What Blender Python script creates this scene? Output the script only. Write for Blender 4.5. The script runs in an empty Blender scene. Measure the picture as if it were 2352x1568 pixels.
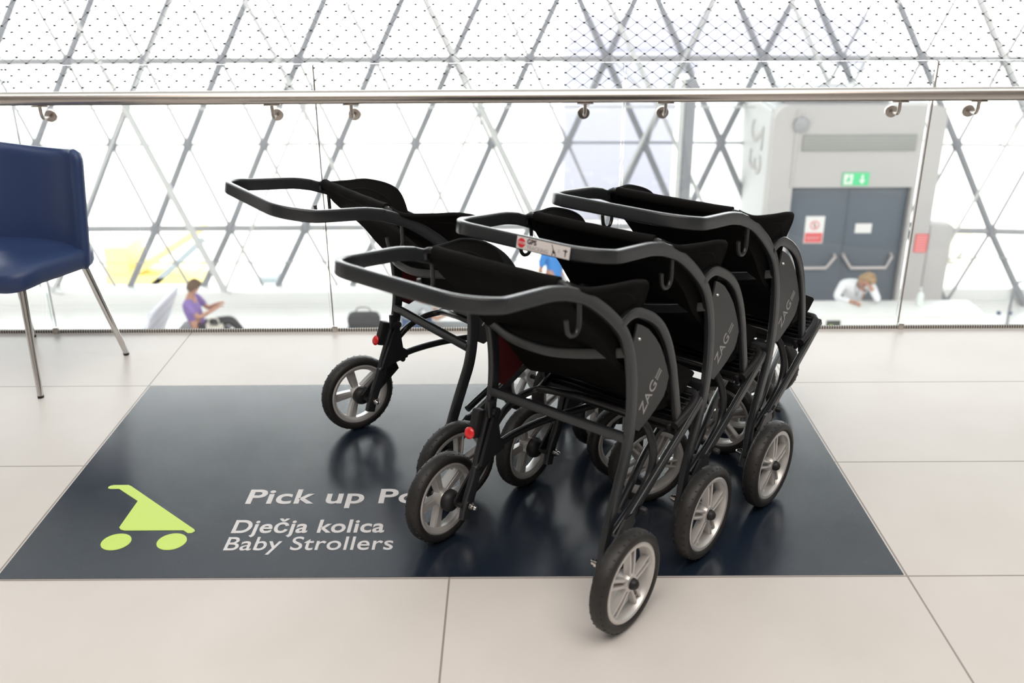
import bpy, bmesh, math, random
from math import pi, sin, cos, radians, hypot, atan2
from mathutils import Vector, Matrix
random.seed(4)
C = bpy.context.scene.collection
sc = bpy.context.scene

# ------------------------------------------------------------------ camera
CAM = (1.37104, -2.12764, 1.5540)
PITCH, YAW, ROLL, FPX = 0.3934076, 0.00142564, -0.00583246, 2243.74
cd = bpy.data.cameras.new('camera'); cam = bpy.data.objects.new('camera', cd); C.objects.link(cam)
f = Vector((-sin(YAW)*cos(PITCH), cos(YAW)*cos(PITCH), -sin(PITCH)))
r0 = Vector((cos(YAW), sin(YAW), 0)); u0 = r0.cross(f)
rr = r0*cos(ROLL)+u0*sin(ROLL); uu = u0*cos(ROLL)-r0*sin(ROLL)
m = Matrix((rr, uu, -f)).transposed().to_4x4(); m.translation = Vector(CAM)
cam.matrix_world = m
cd.sensor_width = 36.0; cd.lens = FPX*36.0/2352.0
cd.clip_end = 400
cd.dof.use_dof = True; cd.dof.focus_distance = 2.95; cd.dof.aperture_fstop = 2.5
sc.camera = cam
# ------------------------------------------------------------------ world, lights, exposure
w = bpy.data.worlds.new('sky'); sc.world = w; w.use_nodes = True
bg = w.node_tree.nodes['Background']; bg.inputs[0].default_value = (0.985, 1.0, 1.0, 1); bg.inputs[1].default_value = 3.0
vs = sc.view_settings
vs.view_transform = 'Standard'; vs.look = 'None'; vs.gamma = 1; vs.use_curve_mapping = False; vs.exposure = 0.85

def area(name, loc, rot, sx, sy, power, col=(1, 1, 1)):
    l = bpy.data.lights.new(name, 'AREA'); l.shape = 'RECTANGLE'; l.size = sx; l.size_y = sy; l.energy = power; l.color = col
    o = bpy.data.objects.new(name, l); C.objects.link(o); o.location = loc; o.rotation_euler = rot; return o
area('ceiling_fill', (1.4, -1.8, 3.72), (0, 0, 0), 5.0, 2.6, 105, (1.0, .93, .86))  # unseen fill light, added to lift the near floor

# ------------------------------------------------------------------ materials
def mat(name, col, rough=.5, metal=0., spec=.5, noise=0., nscale=40., bump=0., bscale=200., coat=0.):
    mt = bpy.data.materials.new(name); mt.use_nodes = True
    nt = mt.node_tree; b = nt.nodes['Principled BSDF']
    b.inputs['Base Color'].default_value = (*col, 1); b.inputs['Roughness'].default_value = rough
    b.inputs['Metallic'].default_value = metal; b.inputs['Specular IOR Level'].default_value = spec
    if coat: b.inputs['Coat Weight'].default_value = coat; b.inputs['Coat Roughness'].default_value = .15
    if noise or bump:
        tc = nt.nodes.new('ShaderNodeTexCoord')
    if noise:
        n = nt.nodes.new('ShaderNodeTexNoise'); n.inputs['Scale'].default_value = nscale; n.inputs['Detail'].default_value = 4
        nt.links.new(tc.outputs['Object'], n.inputs['Vector'])
        rp = nt.nodes.new('ShaderNodeMapRange'); rp.inputs[3].default_value = 1-noise; rp.inputs[4].default_value = 1+noise
        nt.links.new(n.outputs['Fac'], rp.inputs[0])
        mx = nt.nodes.new('ShaderNodeVectorMath'); mx.operation = 'SCALE'; mx.inputs[0].default_value = col
        nt.links.new(rp.outputs[0], mx.inputs['Scale']); nt.links.new(mx.outputs[0], b.inputs['Base Color'])
    if bump:
        n2 = nt.nodes.new('ShaderNodeTexNoise'); n2.inputs['Scale'].default_value = bscale
        nt.links.new(tc.outputs['Object'], n2.inputs['Vector'])
        bp = nt.nodes.new('ShaderNodeBump'); bp.inputs['Strength'].default_value = bump; bp.inputs['Distance'].default_value = .002
        nt.links.new(n2.outputs['Fac'], bp.inputs['Height']); nt.links.new(bp.outputs[0], b.inputs['Normal'])
    return mt

def glass_mat(name, tint, refl):
    mt = bpy.data.materials.new(name); mt.use_nodes = True; nt = mt.node_tree
    nt.nodes.remove(nt.nodes['Principled BSDF'])
    out = [n for n in nt.nodes if n.type == 'OUTPUT_MATERIAL'][0]
    tr = nt.nodes.new('ShaderNodeBsdfTransparent'); tr.inputs[0].default_value = (*tint, 1)
    gl = nt.nodes.new('ShaderNodeBsdfGlossy'); gl.inputs['Roughness'].default_value = .01
    fr = nt.nodes.new('ShaderNodeFresnel'); fr.inputs[0].default_value = 1.45
    ml = nt.nodes.new('ShaderNodeMath'); ml.operation = 'MULTIPLY'; ml.inputs[1].default_value = refl
    mx = nt.nodes.new('ShaderNodeMixShader')
    nt.links.new(fr.outputs[0], ml.inputs[0]); nt.links.new(ml.outputs[0], mx.inputs[0])
    nt.links.new(tr.outputs[0], mx.inputs[1]); nt.links.new(gl.outputs[0], mx.inputs[2]); nt.links.new(mx.outputs[0], out.inputs[0])
    return mt

def grid_lines(nt, src, ax, period, offset, half):
    """1 where the coordinate on axis ax is within half of a multiple of period"""
    sep = nt.nodes.new('ShaderNodeSeparateXYZ'); nt.links.new(src, sep.inputs[0])
    a = nt.nodes.new('ShaderNodeMath'); a.operation = 'ADD'; a.inputs[1].default_value = 100*period+period/2-offset
    nt.links.new(sep.outputs[ax], a.inputs[0])
    b = nt.nodes.new('ShaderNodeMath'); b.operation = 'MODULO'; b.inputs[1].default_value = period; nt.links.new(a.outputs[0], b.inputs[0])
    c = nt.nodes.new('ShaderNodeMath'); c.operation = 'SUBTRACT'; c.inputs[1].default_value = period/2; nt.links.new(b.outputs[0], c.inputs[0])
    d = nt.nodes.new('ShaderNodeMath'); d.operation = 'ABSOLUTE'; nt.links.new(c.outputs[0], d.inputs[0])
    e = nt.nodes.new('ShaderNodeMath'); e.operation = 'LESS_THAN'; e.inputs[1].default_value = half; nt.links.new(d.outputs[0], e.inputs[0])
    return e.outputs[0]

def tile_mat():
    mt = mat('floor_tiles', (.62, .58, .55), .32, 0, .28)
    nt = mt.node_tree; b = nt.nodes['Principled BSDF']
    tc = nt.nodes.new('ShaderNodeTexCoord')
    gx = grid_lines(nt, tc.outputs['Object'], 0, 1.2, 0, .0026); gy = grid_lines(nt, tc.outputs['Object'], 1, .6, 0, .0026)
    mx = nt.nodes.new('ShaderNodeMath'); mx.operation = 'MAXIMUM'; nt.links.new(gx, mx.inputs[0]); nt.links.new(gy, mx.inputs[1])
    n = nt.nodes.new('ShaderNodeTexNoise'); n.inputs['Scale'].default_value = 2.2; n.inputs['Detail'].default_value = 6
    nt.links.new(tc.outputs['Object'], n.inputs['Vector'])
    cr = nt.nodes.new('ShaderNodeValToRGB'); cr.color_ramp.elements[0].color = (.575, .54, .51, 1); cr.color_ramp.elements[1].color = (.625, .59, .565, 1)
    cr.color_ramp.elements[0].position = .3; cr.color_ramp.elements[1].position = .7
    nt.links.new(n.outputs['Fac'], cr.inputs[0])
    mc = nt.nodes.new('ShaderNodeMix'); mc.data_type = 'RGBA'
    nt.links.new(mx.outputs[0], mc.inputs[0]); nt.links.new(cr.outputs[0], mc.inputs[6]); mc.inputs[7].default_value = (.27, .24, .225, 1)
    nt.links.new(mc.outputs[2], b.inputs['Base Color'])
    return mt

def film_mat():
    mt = mat('floor_sign_film', (.009, .015, .027), .23, 0, 1.0)
    nt = mt.node_tree; b = nt.nodes['Principled BSDF']; tc = nt.nodes.new('ShaderNodeTexCoord')
    n = nt.nodes.new('ShaderNodeTexNoise'); n.inputs['Scale'].default_value = 5; n.inputs['Detail'].default_value = 5
    nt.links.new(tc.outputs['Object'], n.inputs['Vector'])
    rp = nt.nodes.new('ShaderNodeMapRange'); rp.inputs[3].default_value = .17; rp.inputs[4].default_value = .25
    nt.links.new(n.outputs['Fac'], rp.inputs[0]); nt.links.new(rp.outputs[0], b.inputs['Roughness'])
    g = grid_lines(nt, tc.outputs['Object'], 1, 1.2, .6, .0035)
    bp = nt.nodes.new('ShaderNodeBump'); bp.invert = True; bp.inputs['Strength'].default_value = .6; bp.inputs['Distance'].default_value = .002
    nt.links.new(g, bp.inputs['Height']); nt.links.new(bp.outputs[0], b.inputs['Normal'])
    return mt

def stripe_mat(name, c1, c2, ax, period, half, rough=.5):
    mt = mat(name, c1, rough); nt = mt.node_tree; b = nt.nodes['Principled BSDF']; tc = nt.nodes.new('ShaderNodeTexCoord')
    g = grid_lines(nt, tc.outputs['Object'], ax, period, 0, half)
    mc = nt.nodes.new('ShaderNodeMix'); mc.data_type = 'RGBA'; nt.links.new(g, mc.inputs[0])
    mc.inputs[6].default_value = (*c1, 1); mc.inputs[7].default_value = (*c2, 1); nt.links.new(mc.outputs[2], b.inputs['Base Color'])
    return mt

M = dict(
    tile=tile_mat(), film=film_mat(),
    frame=mat('powder_coated_frame', (.019, .021, .0235), .27, 0, .55, bump=.05, bscale=900),
    black=mat('black_metal', (.012, .0125, .014), .32, 0, .5),
    plastic=mat('black_plastic', (.012, .012, .013), .5, 0, .4, bump=.05, bscale=400),
    fabric=mat('black_fabric', (.0055, .005, .005), .95, 0, .12, bump=.5, bscale=1300),
    headfab=mat('headrest_fabric', (.0065, .006, .0062), .95, 0, .14, bump=.5, bscale=1300),
    red=mat('red_panel_face', (.085, .008, .010), .6, 0, .3),
    panel=mat('grey_panel', (.026, .028, .029), .42, 0, .45, bump=.06, bscale=700),
    print=mat('panel_print', (.34, .33, .33), .6),
    rubber=mat('tyre_rubber', (.017, .0155, .015), .52, 0, .45, noise=.25, nscale=30, bump=.12, bscale=120),
    rim=mat('silver_rim', (.60, .58, .565), .33, .45, .5),
    chrome=mat('chrome', (.72, .70, .68), .14, 1.0),
    steel=mat('brushed_steel', (.60, .545, .505), .30, 1.0, noise=.04, nscale=300),
    lens=mat('red_reflector', (.75, .012, .015), .25, 0, .6, coat=.4),
    white=mat('white_film', (.62, .60, .605), .55), sticker=mat('sticker_white', (.66, .62, .61), .45),
    ink=mat('sticker_ink', (.03, .02, .025), .5), inkgrey=mat('sticker_grey_ink', (.36, .34, .34), .5), stop=mat('stop_red', (.62, .02, .03), .5),
    lime=mat('lime_film', (.52, .70, .12), .5),
    leather=mat('blue_leatherette', (.022, .042, .118), .42, 0, .45, bump=.12, bscale=500),
    glass=glass_mat('clear_glass', (.985, .995, .992), 1.0), glaze=glass_mat('facade_glass', (.99, 1, 1), .6),
    edge=glass_mat('glass_edge', (.72, .80, .77), 1.0), seal=mat('edge_seal', (.20, .16, .13), .5), rooftint=glass_mat('sky_dimming_tint', (.42, .43, .43), .3),  # the roof tint is made up to dim the sky overhead
    strip=stripe_mat('ribbed_strip', (.45, .42, .38), (.05, .045, .04), 0, .0105, .0026),
    slab=mat('white_soffit', (.75, .74, .72), .7), wallw=mat('interior_wall', (.30, .28, .26), .8, noise=.05, nscale=3),
    ceil=mat('ceiling_board', (.34, .325, .31), .8, noise=.03, nscale=4),
    lowfloor=mat('lower_floor_tiles', (.84, .83, .81), .25, 0, .5, noise=.04, nscale=2),
    darksteel=mat('dark_grey_steel', (.26, .265, .285), .4, 0, .4), midsteel=mat('light_grey_steel', (.34, .34, .35), .4, 0, .4),
    whitesteel=mat('white_steel', (.56, .56, .55), .4, 0, .4),
    portal=mat('portal_grey', (.48, .46, .45), .5, 0, .4, noise=.02, nscale=2), pside=mat('portal_side_white', (.62, .635, .635), .5, noise=.02, nscale=2),
    door=mat('slate_door', (.115, .135, .16), .45, 0, .4), vent=stripe_mat('vent_louvres', (.33, .33, .31), (.25, .25, .24), 2, .05, .012),
    satin=mat('satin_bar', (.55, .50, .49), .4, .3), exitg=mat('exit_green', (.10, .62, .27), .4), signw=mat('sign_white', (.80, .78, .76), .5),
    signr=mat('sign_red', (.72, .13, .13), .5), signpink=mat('sign_text_red', (.78, .40, .40), .5),
    counter=mat('white_counter', (.80, .80, .78), .35, 0, .5), logo=mat('counter_logo_black', (.05, .055, .05), .5),
    skin=mat('skin', (.50, .27, .19), .6), purple=mat('purple_cotton', (.27, .18, .45), .9), trouser=mat('charcoal_cloth', (.05, .05, .053), .9),
    hair=mat('brown_hair', (.12, .075, .045), .7), blond=mat('dark_blond_hair', (.36, .24, .13), .7), shirtw=mat('white_cotton', (.80, .80, .82), .9),
    greyshirt=mat('grey_cotton', (.42, .43, .45), .9), jeans=mat('blue_denim', (.06, .10, .20), .9), blue=mat('blue_cotton', (.07, .25, .62), .9),
    olive=mat('olive_cloth', (.12, .16, .13), .9), canvas=mat('cream_canvas', (.62, .58, .52), .9), shoe=mat('pale_shoe', (.6, .55, .5), .7),
    seatw=stripe_mat('striped_seat_back', (.74, .74, .80), (.60, .60, .66), 0, .09, .012), seatd=mat('dark_seat', (.10, .105, .11), .6),
    bridge=mat('jet_bridge_cladding', (.335, .335, .40), .6), yellow=mat('yellow_paint', (.80, .66, .22), .5), paleyellow=mat('pale_yellow_paint', (.75, .70, .5), .6), apron=mat('apron_concrete', (.62, .60, .56), .9, noise=.06, nscale=.4),  # the tug's yellow is one even pale tone
    cabinet=mat('grey_cabinet', (.26, .30, .32), .6), bottle=mat('sanitiser_bottle', (.75, .80, .76), .3), net=mat('net_cable', (.13, .13, .14), .35, .8), ferrule=mat('net_ferrule', (.05, .06, .06), .4, .5),
)

# ------------------------------------------------------------------ mesh builder
class MB:
    def __init__(s): s.v = []; s.f = []; s.mi = []
    def add(s, vs_, fs, mi=0):
        n = len(s.v); s.v += [tuple(v) for v in vs_]
        for q in fs: s.f.append([n+i for i in q]); s.mi.append(mi)
        return s
    def box(s, c, d, bev=0., rot=None, mi=0):
        bm = bmesh.new(); bmesh.ops.create_cube(bm, size=1)
        for v in bm.verts: v.co = Vector((v.co.x*d[0], v.co.y*d[1], v.co.z*d[2]))
        if bev: bmesh.ops.bevel(bm, geom=list(bm.edges), offset=bev, segments=2, profile=.5, affect='EDGES')
        mt = Matrix.Translation(c) @ (rot.to_4x4() if rot else Matrix())
        bm.verts.index_update()
        s.add([mt @ v.co for v in bm.verts], [[v.index for v in fc.verts] for fc in bm.faces], mi); bm.free(); return s
    def tube(s, path, a, b=None, hint=(0, 0, 1), n=12, caps=True, mi=0, closed=False, sup=2.4, rr=None):
        """sweep a (super)ellipse of half sizes a (along the carried hint axis) and b over the path"""
        b = a if b is None else b
        P = [Vector(p) for p in path]; k = len(P)
        T = []
        for i in range(k):
            if closed: t = P[(i+1) % k]-P[i-1]
            else: t = P[min(i+1, k-1)]-P[max(i-1, 0)]
            T.append(t.normalized())
        N = Vector(hint); N = (N-T[0]*N.dot(T[0])).normalized()
        vs_ = []
        for i in range(k):
            if i:
                ax = T[i-1].cross(T[i]); sn = ax.length
                if sn > 1e-8: N = Matrix.Rotation(atan2(sn, T[i-1].dot(T[i])), 3, ax/sn) @ N
                N = (N-T[i]*N.dot(T[i])).normalized()
            B = T[i].cross(N)
            aa = a[i] if isinstance(a, (list, tuple)) else a; bb = b[i] if isinstance(b, (list, tuple)) else b
            for j in range(n):
                th = 2*pi*j/n; c_, s_ = cos(th), sin(th)
                if rr is None:
                    e = 2./sup if (aa != bb) else 1.
                    x = math.copysign(abs(c_)**e, c_)*aa; y = math.copysign(abs(s_)**e, s_)*bb
                else:                                   # rounded rectangle, n must be 4*k
                    q = n//4; cx, cy = ((1, 1), (-1, 1), (-1, -1), (1, -1))[j//q]
                    t_ = pi/2*(j//q+(j % q)/(q-1))
                    x = cx*(aa-rr)+rr*cos(t_); y = cy*(bb-rr)+rr*sin(t_)
                vs_.append(P[i]+N*x+B*y)
        fs = []
        for i in range(k if closed else k-1):
            i2 = (i+1) % k
            for j in range(n):
                j2 = (j+1) % n; fs.append([i*n+j, i*n+j2, i2*n+j2, i2*n+j])
        if caps and not closed: fs += [list(range(n))[::-1], [(k-1)*n+j for j in range(n)]]
        return s.add(vs_, fs, mi)
    def lathe(s, prof, mt=Matrix(), n=32, mi=0, closed=False):
        """prof: (radius, height along local z)"""
        k = len(prof); vs_ = [mt @ Vector((r*cos(2*pi*j/n), r*sin(2*pi*j/n), z)) for r, z in prof for j in range(n)]
        fs = []
        for i in range(k if closed else k-1):
            i2 = (i+1) % k
            for j in range(n):
                j2 = (j+1) % n; fs.append([i*n+j, i*n+j2, i2*n+j2, i2*n+j])
        if not closed: fs += [list(range(n))[::-1], [(k-1)*n+j for j in range(n)]]
        return s.add(vs_, fs, mi)
    def prism(s, poly, o, ex, ey, th, mi=0, mi_back=None, mi_side=None):
        """polygon in the plane o + x*ex + y*ey, thickness th along ex x ey (front at +th)"""
        o, ex, ey = Vector(o), Vector(ex), Vector(ey); nz = ex.cross(ey).normalized(); n = len(poly)
        a = [o+ex*x+ey*y for x, y in poly]; vs_ = a+[p+nz*th for p in a]
        s.add(vs_, [list(range(n, 2*n))], mi)
        s.add(vs_, [list(range(n))[::-1]], mi if mi_back is None else mi_back)
        s.add(vs_, [[i, (i+1) % n, n+(i+1) % n, n+i] for i in range(n)], mi if mi_side is None else mi_side)
        return s
    def grid(s, fn, nu, nv, mi=0, closeu=False):
        vs_ = [fn(i/(nu if closeu else nu-1), j/(nv-1)) for i in range(nu) for j in range(nv)]
        fs = [[i*nv+j, i*nv+j+1, ((i+1) % nu)*nv+j+1, ((i+1) % nu)*nv+j] for i in range(nu if closeu else nu-1) for j in range(nv-1)]
        return s.add(vs_, fs, mi)
    def shell(s, fn, nu, nv, th, mi=0):
        """closed slab around the surface fn(u,v): offset by +-th(u,v)/2 along the normal"""
        P = [[Vector(fn(i/(nu-1), j/(nv-1))) for j in range(nv)] for i in range(nu)]
        def nrm(i, j):
            a = P[min(i+1, nu-1)][j]-P[max(i-1, 0)][j]; b = P[i][min(j+1, nv-1)]-P[i][max(j-1, 0)]
            c = a.cross(b); return c.normalized() if c.length > 1e-9 else Vector((0, 0, 1))
        A, B = [], []
        for i in range(nu):
            for j in range(nv):
                t = th(i/(nu-1), j/(nv-1)) if callable(th) else th
                q = nrm(i, j)*t/2; A.append(P[i][j]+q); B.append(P[i][j]-q)
        n = nu*nv; fs = []
        for i in range(nu-1):
            for j in range(nv-1):
                a, b, c, d = i*nv+j, i*nv+j+1, (i+1)*nv+j+1, (i+1)*nv+j
                fs += [[d, c, b, a], [n+a, n+b, n+c, n+d]]
        for i in range(nu-1):
            for j in (0, nv-1):
                a, d = i*nv+j, (i+1)*nv+j; fs.append([a, d, n+d, n+a] if j else [d, a, n+a, n+d])
        for j in range(nv-1):
            for i in (0, nu-1):
                a, b = i*nv+j, i*nv+j+1; fs.append([a, b, n+b, n+a] if not i else [b, a, n+a, n+b])
        return s.add(A+B, fs, mi)
    def build(s, name, mats, parent=None, smooth=True, ang=38, label=None):
        me = bpy.data.meshes.new(name); me.from_pydata(s.v, [], s.f)
        if not isinstance(mats, (list, tuple)): mats = [mats]
        for x in mats: me.materials.append(x)
        me.polygons.foreach_set('material_index', s.mi)
        bm = bmesh.new(); bm.from_mesh(me); bmesh.ops.remove_doubles(bm, verts=bm.verts, dist=1e-6); bmesh.ops.recalc_face_normals(bm, faces=bm.faces); bm.to_mesh(me); bm.free()
        if smooth:
            me.polygons.foreach_set('use_smooth', [True]*len(me.polygons)); me.set_sharp_from_angle(angle=radians(ang))
        o = bpy.data.objects.new(name, me); C.objects.link(o)
        if parent: o.parent = parent
        if label: o['label'] = label
        return o

def smooth_path(pts, n=6, closed=False):
    P = [Vector(p) for p in pts]; k = len(P); out = []
    for i in range(k if closed else k-1):
        if closed: p0, p1, p2, p3 = P[i-1], P[i], P[(i+1) % k], P[(i+2) % k]
        else: p0, p1, p2, p3 = P[max(i-1, 0)], P[i], P[i+1], P[min(i+2, k-1)]
        for j in range(n):
            t = j/n
            out.append(.5*((2*p1)+(-p0+p2)*t+(2*p0-5*p1+4*p2-p3)*t*t+(-p0+3*p1-3*p2+p3)*t**3))
    if not closed: out.append(P[-1])
    return out

def tag(o, label=None, cat=None, group=None, kind=None):
    if label: o['label'] = label
    if cat: o['category'] = cat
    if group: o['group'] = group
    if kind: o['kind'] = kind
    return o
def thing(name, label, cat, loc=(0, 0, 0), rz=0., group=None, kind=None):
    o = bpy.data.objects.new(name, None); C.objects.link(o); o.location = loc; o.rotation_euler = (0, 0, rz)
    o.empty_display_size = .1
    return tag(o, label, cat, group, kind)
def struct(name, mb, mt, **k):
    o = mb.build(name, mt, **k); o['kind'] = 'structure'; return o
def sub(name, parent, loc=(0, 0, 0), rot=(0, 0, 0)):
    o = bpy.data.objects.new(name, None); C.objects.link(o); o.parent = parent; o.location = loc; o.rotation_euler = rot; o.empty_display_size = .05; return o
def copy_tree(o, parent=None):
    c = o.copy(); C.objects.link(c)
    if parent: c.parent = parent
    for ch in list(o.children): copy_tree(ch, c)
    return c
def text_mesh(name, body, size, mt, parent, loc, ex, ey, offset=0., xs=1., ext=.0006, align='LEFT', spacing=1.):
    cu = bpy.data.curves.new(name, 'FONT'); cu.body = body; cu.size = size; cu.offset = offset; cu.extrude = ext; cu.align_x = align; cu.space_character = spacing
    t = bpy.data.objects.new(name, cu); C.objects.link(t)
    dg = bpy.context.evaluated_depsgraph_get(); dg.update()
    me = bpy.data.meshes.new_from_object(t.evaluated_get(dg)); bpy.data.objects.remove(t); bpy.data.curves.remove(cu)
    ex, ey = Vector(ex).normalized(), Vector(ey).normalized(); ez = ex.cross(ey)
    mm = Matrix((ex*xs, ey, ez)).transposed().to_4x4(); mm.translation = Vector(loc)
    me.transform(mm); me.name = name; me.materials.clear(); me.materials.append(mt)
    o = bpy.data.objects.new(name, me); C.objects.link(o); o.parent = parent; return o

# ------------------------------------------------------------------ the setting
YG = 1.755            # glass line
ZL = -4.45            # lower floor
struct('floor', MB().box((1.4, -2.14, -.15), (15.2, 7.78, .3)), M['tile'], smooth=False)
struct('ceiling', MB().box((1.4, -2.7, 3.86), (15.2, 6.2, .2)), M['ceil'], smooth=False)
struct('wall_back', MB().box((1.4, -6.1, 1.9), (15.2, .2, 4.0)), M['wallw'], smooth=False)
struct('wall_left', MB().box((-6.3, -2.15, 1.9), (.2, 7.7, 4.0)).box((-15.1, 8.6, 1.55), (.2, 17.0, 12.0)), M['wallw'], smooth=False)
struct('wall_right', MB().box((9.1, -2.15, 1.9), (.2, 7.7, 4.0)).box((17.6, 8.6, 1.55), (.2, 17.0, 12.0)), M['wallw'], smooth=False)
struct('trim_1', MB().box((1.4, 1.742, .006), (9.0, .012, .014)), M['strip'], smooth=False)
struct('lower_floor', MB().box((1.4, 8.3, ZL-.1), (30, 13.0, .2)), M['lowfloor'], smooth=False)
struct('lower_wall_back', MB().box((1.4, 1.7, -2.45), (30, .12, 3.9)), M['slab'], smooth=False)

# ------------------------------------------------------------------ floor sign
def build_floor_sign():
    t = thing('floor_sign', 'dark slate floor decal with a lime stroller pictogram and white lettering under the strollers', 'floor sign', (0, 0, 0))
    MB().box((1.2, .6, .0008), (2.385, 1.19, .0016)).build('film', M['film'], t, smooth=False)
    z = .0017
    text_mesh('lettering', 'Pick up Point', .112, M['white'], t, (.566, .368, z), (1, 0, 0), (0, 1, 0), offset=.0022, xs=1.05, spacing=1.04)
    text_mesh('lettering', 'Dje\u010dja kolica', .092, M['white'], t, (.566, .214, z), (1, 0, 0), (0, 1, 0), offset=.0018, xs=.86, spacing=1.04)
    text_mesh('lettering', 'Baby Strollers', .092, M['white'], t, (.566, .129, z), (1, 0, 0), (0, 1, 0), offset=.0006, xs=.87, spacing=1.04)
    ic = MB()
    body = [(.128, .466), (.132, .473), (.142, .477), (.183, .477), (.196, .468), (.466, .226), (.463, .216), (.453, .212), (.444, .214), (.432, .227), (.262, .227), (.250, .231), (.243, .240), (.243, .252), (.247, .262), (.245, .385), (.162, .455), (.140, .455), (.130, .459)]
    # outline of the pictogram body: handle, diagonal, nose, base, rear corner
    body = [(.131, .458), (.128, .466), (.132, .474), (.142, .478), (.186, .478), (.198, .470), (.462, .232), (.466, .223), (.460, .214), (.449, .213), (.432, .228), (.265, .228), (.252, .233), (.244, .244), (.244, .258), (.247, .385), (.166, .455), (.140, .455)]
    ic.prism(body, (0, 0, z-.0002), (1, 0, 0), (0, 1, 0), .0008)
    for cx, cy in ((.262, .172), (.417, .172)):
        ic.prism([(cx+.0405*cos(2*pi*i/40), cy+.0405*sin(2*pi*i/40)) for i in range(40)], (0, 0, z-.0002), (1, 0, 0), (0, 1, 0), .0008)
    ic.build('stroller_pictogram', M['lime'], t, smooth=False, label='lime green pictogram')
    return t
build_floor_sign()

# ------------------------------------------------------------------ stroller
WR = .13
def build_wheel(parent, name, y, side, cap=True):
    """wheel about the local y axis; side = +1 when its outer face looks to +y"""
    wl = sub(name, parent, (0, y, WR))
    ax = Matrix.Rotation(-pi/2*side, 4, 'X')            # lathe z -> side*y
    hw = .023
    prof = []
    for i in range(20):
        a = 2*pi*i/20
        prof.append((.1135+.0165*cos(a) if cos(a) > 0 else .1135+.0145*cos(a), hw*math.copysign(abs(sin(a))**.75, sin(a))))
    ty = MB().lathe(prof, ax, 48, closed=True)
    for k in range(36):                                   # shallow tread lugs
        a = 2*pi*k/36
        for sg in (-1, 1):
            c = Vector((.1272*cos(a+.04*sg), .1272*sin(a+.04*sg), sg*.009)); rot = Matrix.Rotation(a, 3, 'Z') @ Matrix.Rotation(sg*.5, 3, 'X')
            b = MB().box((0, 0, 0), (.0028, .0035, .015), 0, rot)
            ty.add([ax @ (Vector(v)+c) for v in b.v], b.f)
    ty.build('tyre', M['rubber'], wl)
    rm = MB()
    rm.lathe([(.104, -.018), (.104, .018), (.100, .020), (.093, .019), (.087, .008), (.086, -.010), (.092, -.018), (.099, -.020)], ax, 48, closed=True)
    rm.lathe([(.024, -.016), (.026, -.012), (.026, .010), (.022, .017), (.012, .019), (.0, .019)], ax, 28)
    for k in range(5):
        a = 2*pi*k/5+.31
        rad = Vector((cos(a), sin(a), 0)); tan = Vector((-sin(a), cos(a), 0))
        for sg in (-1, 1):
            pts = [rad*.018+tan*sg*.0065+Vector((0, 0, .007)), rad*.05+tan*sg*.0085+Vector((0, 0, .006)), rad*.091+tan*sg*.0105+Vector((0, 0, .002))]
            rm_ = MB().tube(pts, .0100, .0042, hint=(0, 0, 1), n=8, sup=5)
            rm.add([ax @ Vector(v) for v in rm_.v], rm_.f)
        web = MB().tube([rad*.02-Vector((0, 0, .002)), rad*.09-Vector((0, 0, .004))], .0035, .0085, hint=(0, 0, 1), n=8, sup=5)
        rm.add([ax @ Vector(v) for v in web.v], web.f)
        ring = MB().lathe([(.0095, -.004), (.0095, .009), (.0125, .007), (.0125, -.004)], Matrix.Translation(rad*.082+Vector((0, 0, 0))), 14, closed=True)
        rm.add([ax @ Vector(v) for v in ring.v], ring.f)
    rm.build('rim', M['rim'], wl, ang=30)
    if cap:
        MB().lathe([(.0145, .016), (.0145, .022), (.0125, .029), (.008, .034), (.0, .036)], ax, 24).build('hub_cap', M['plastic'], wl)
    return wl

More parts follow.
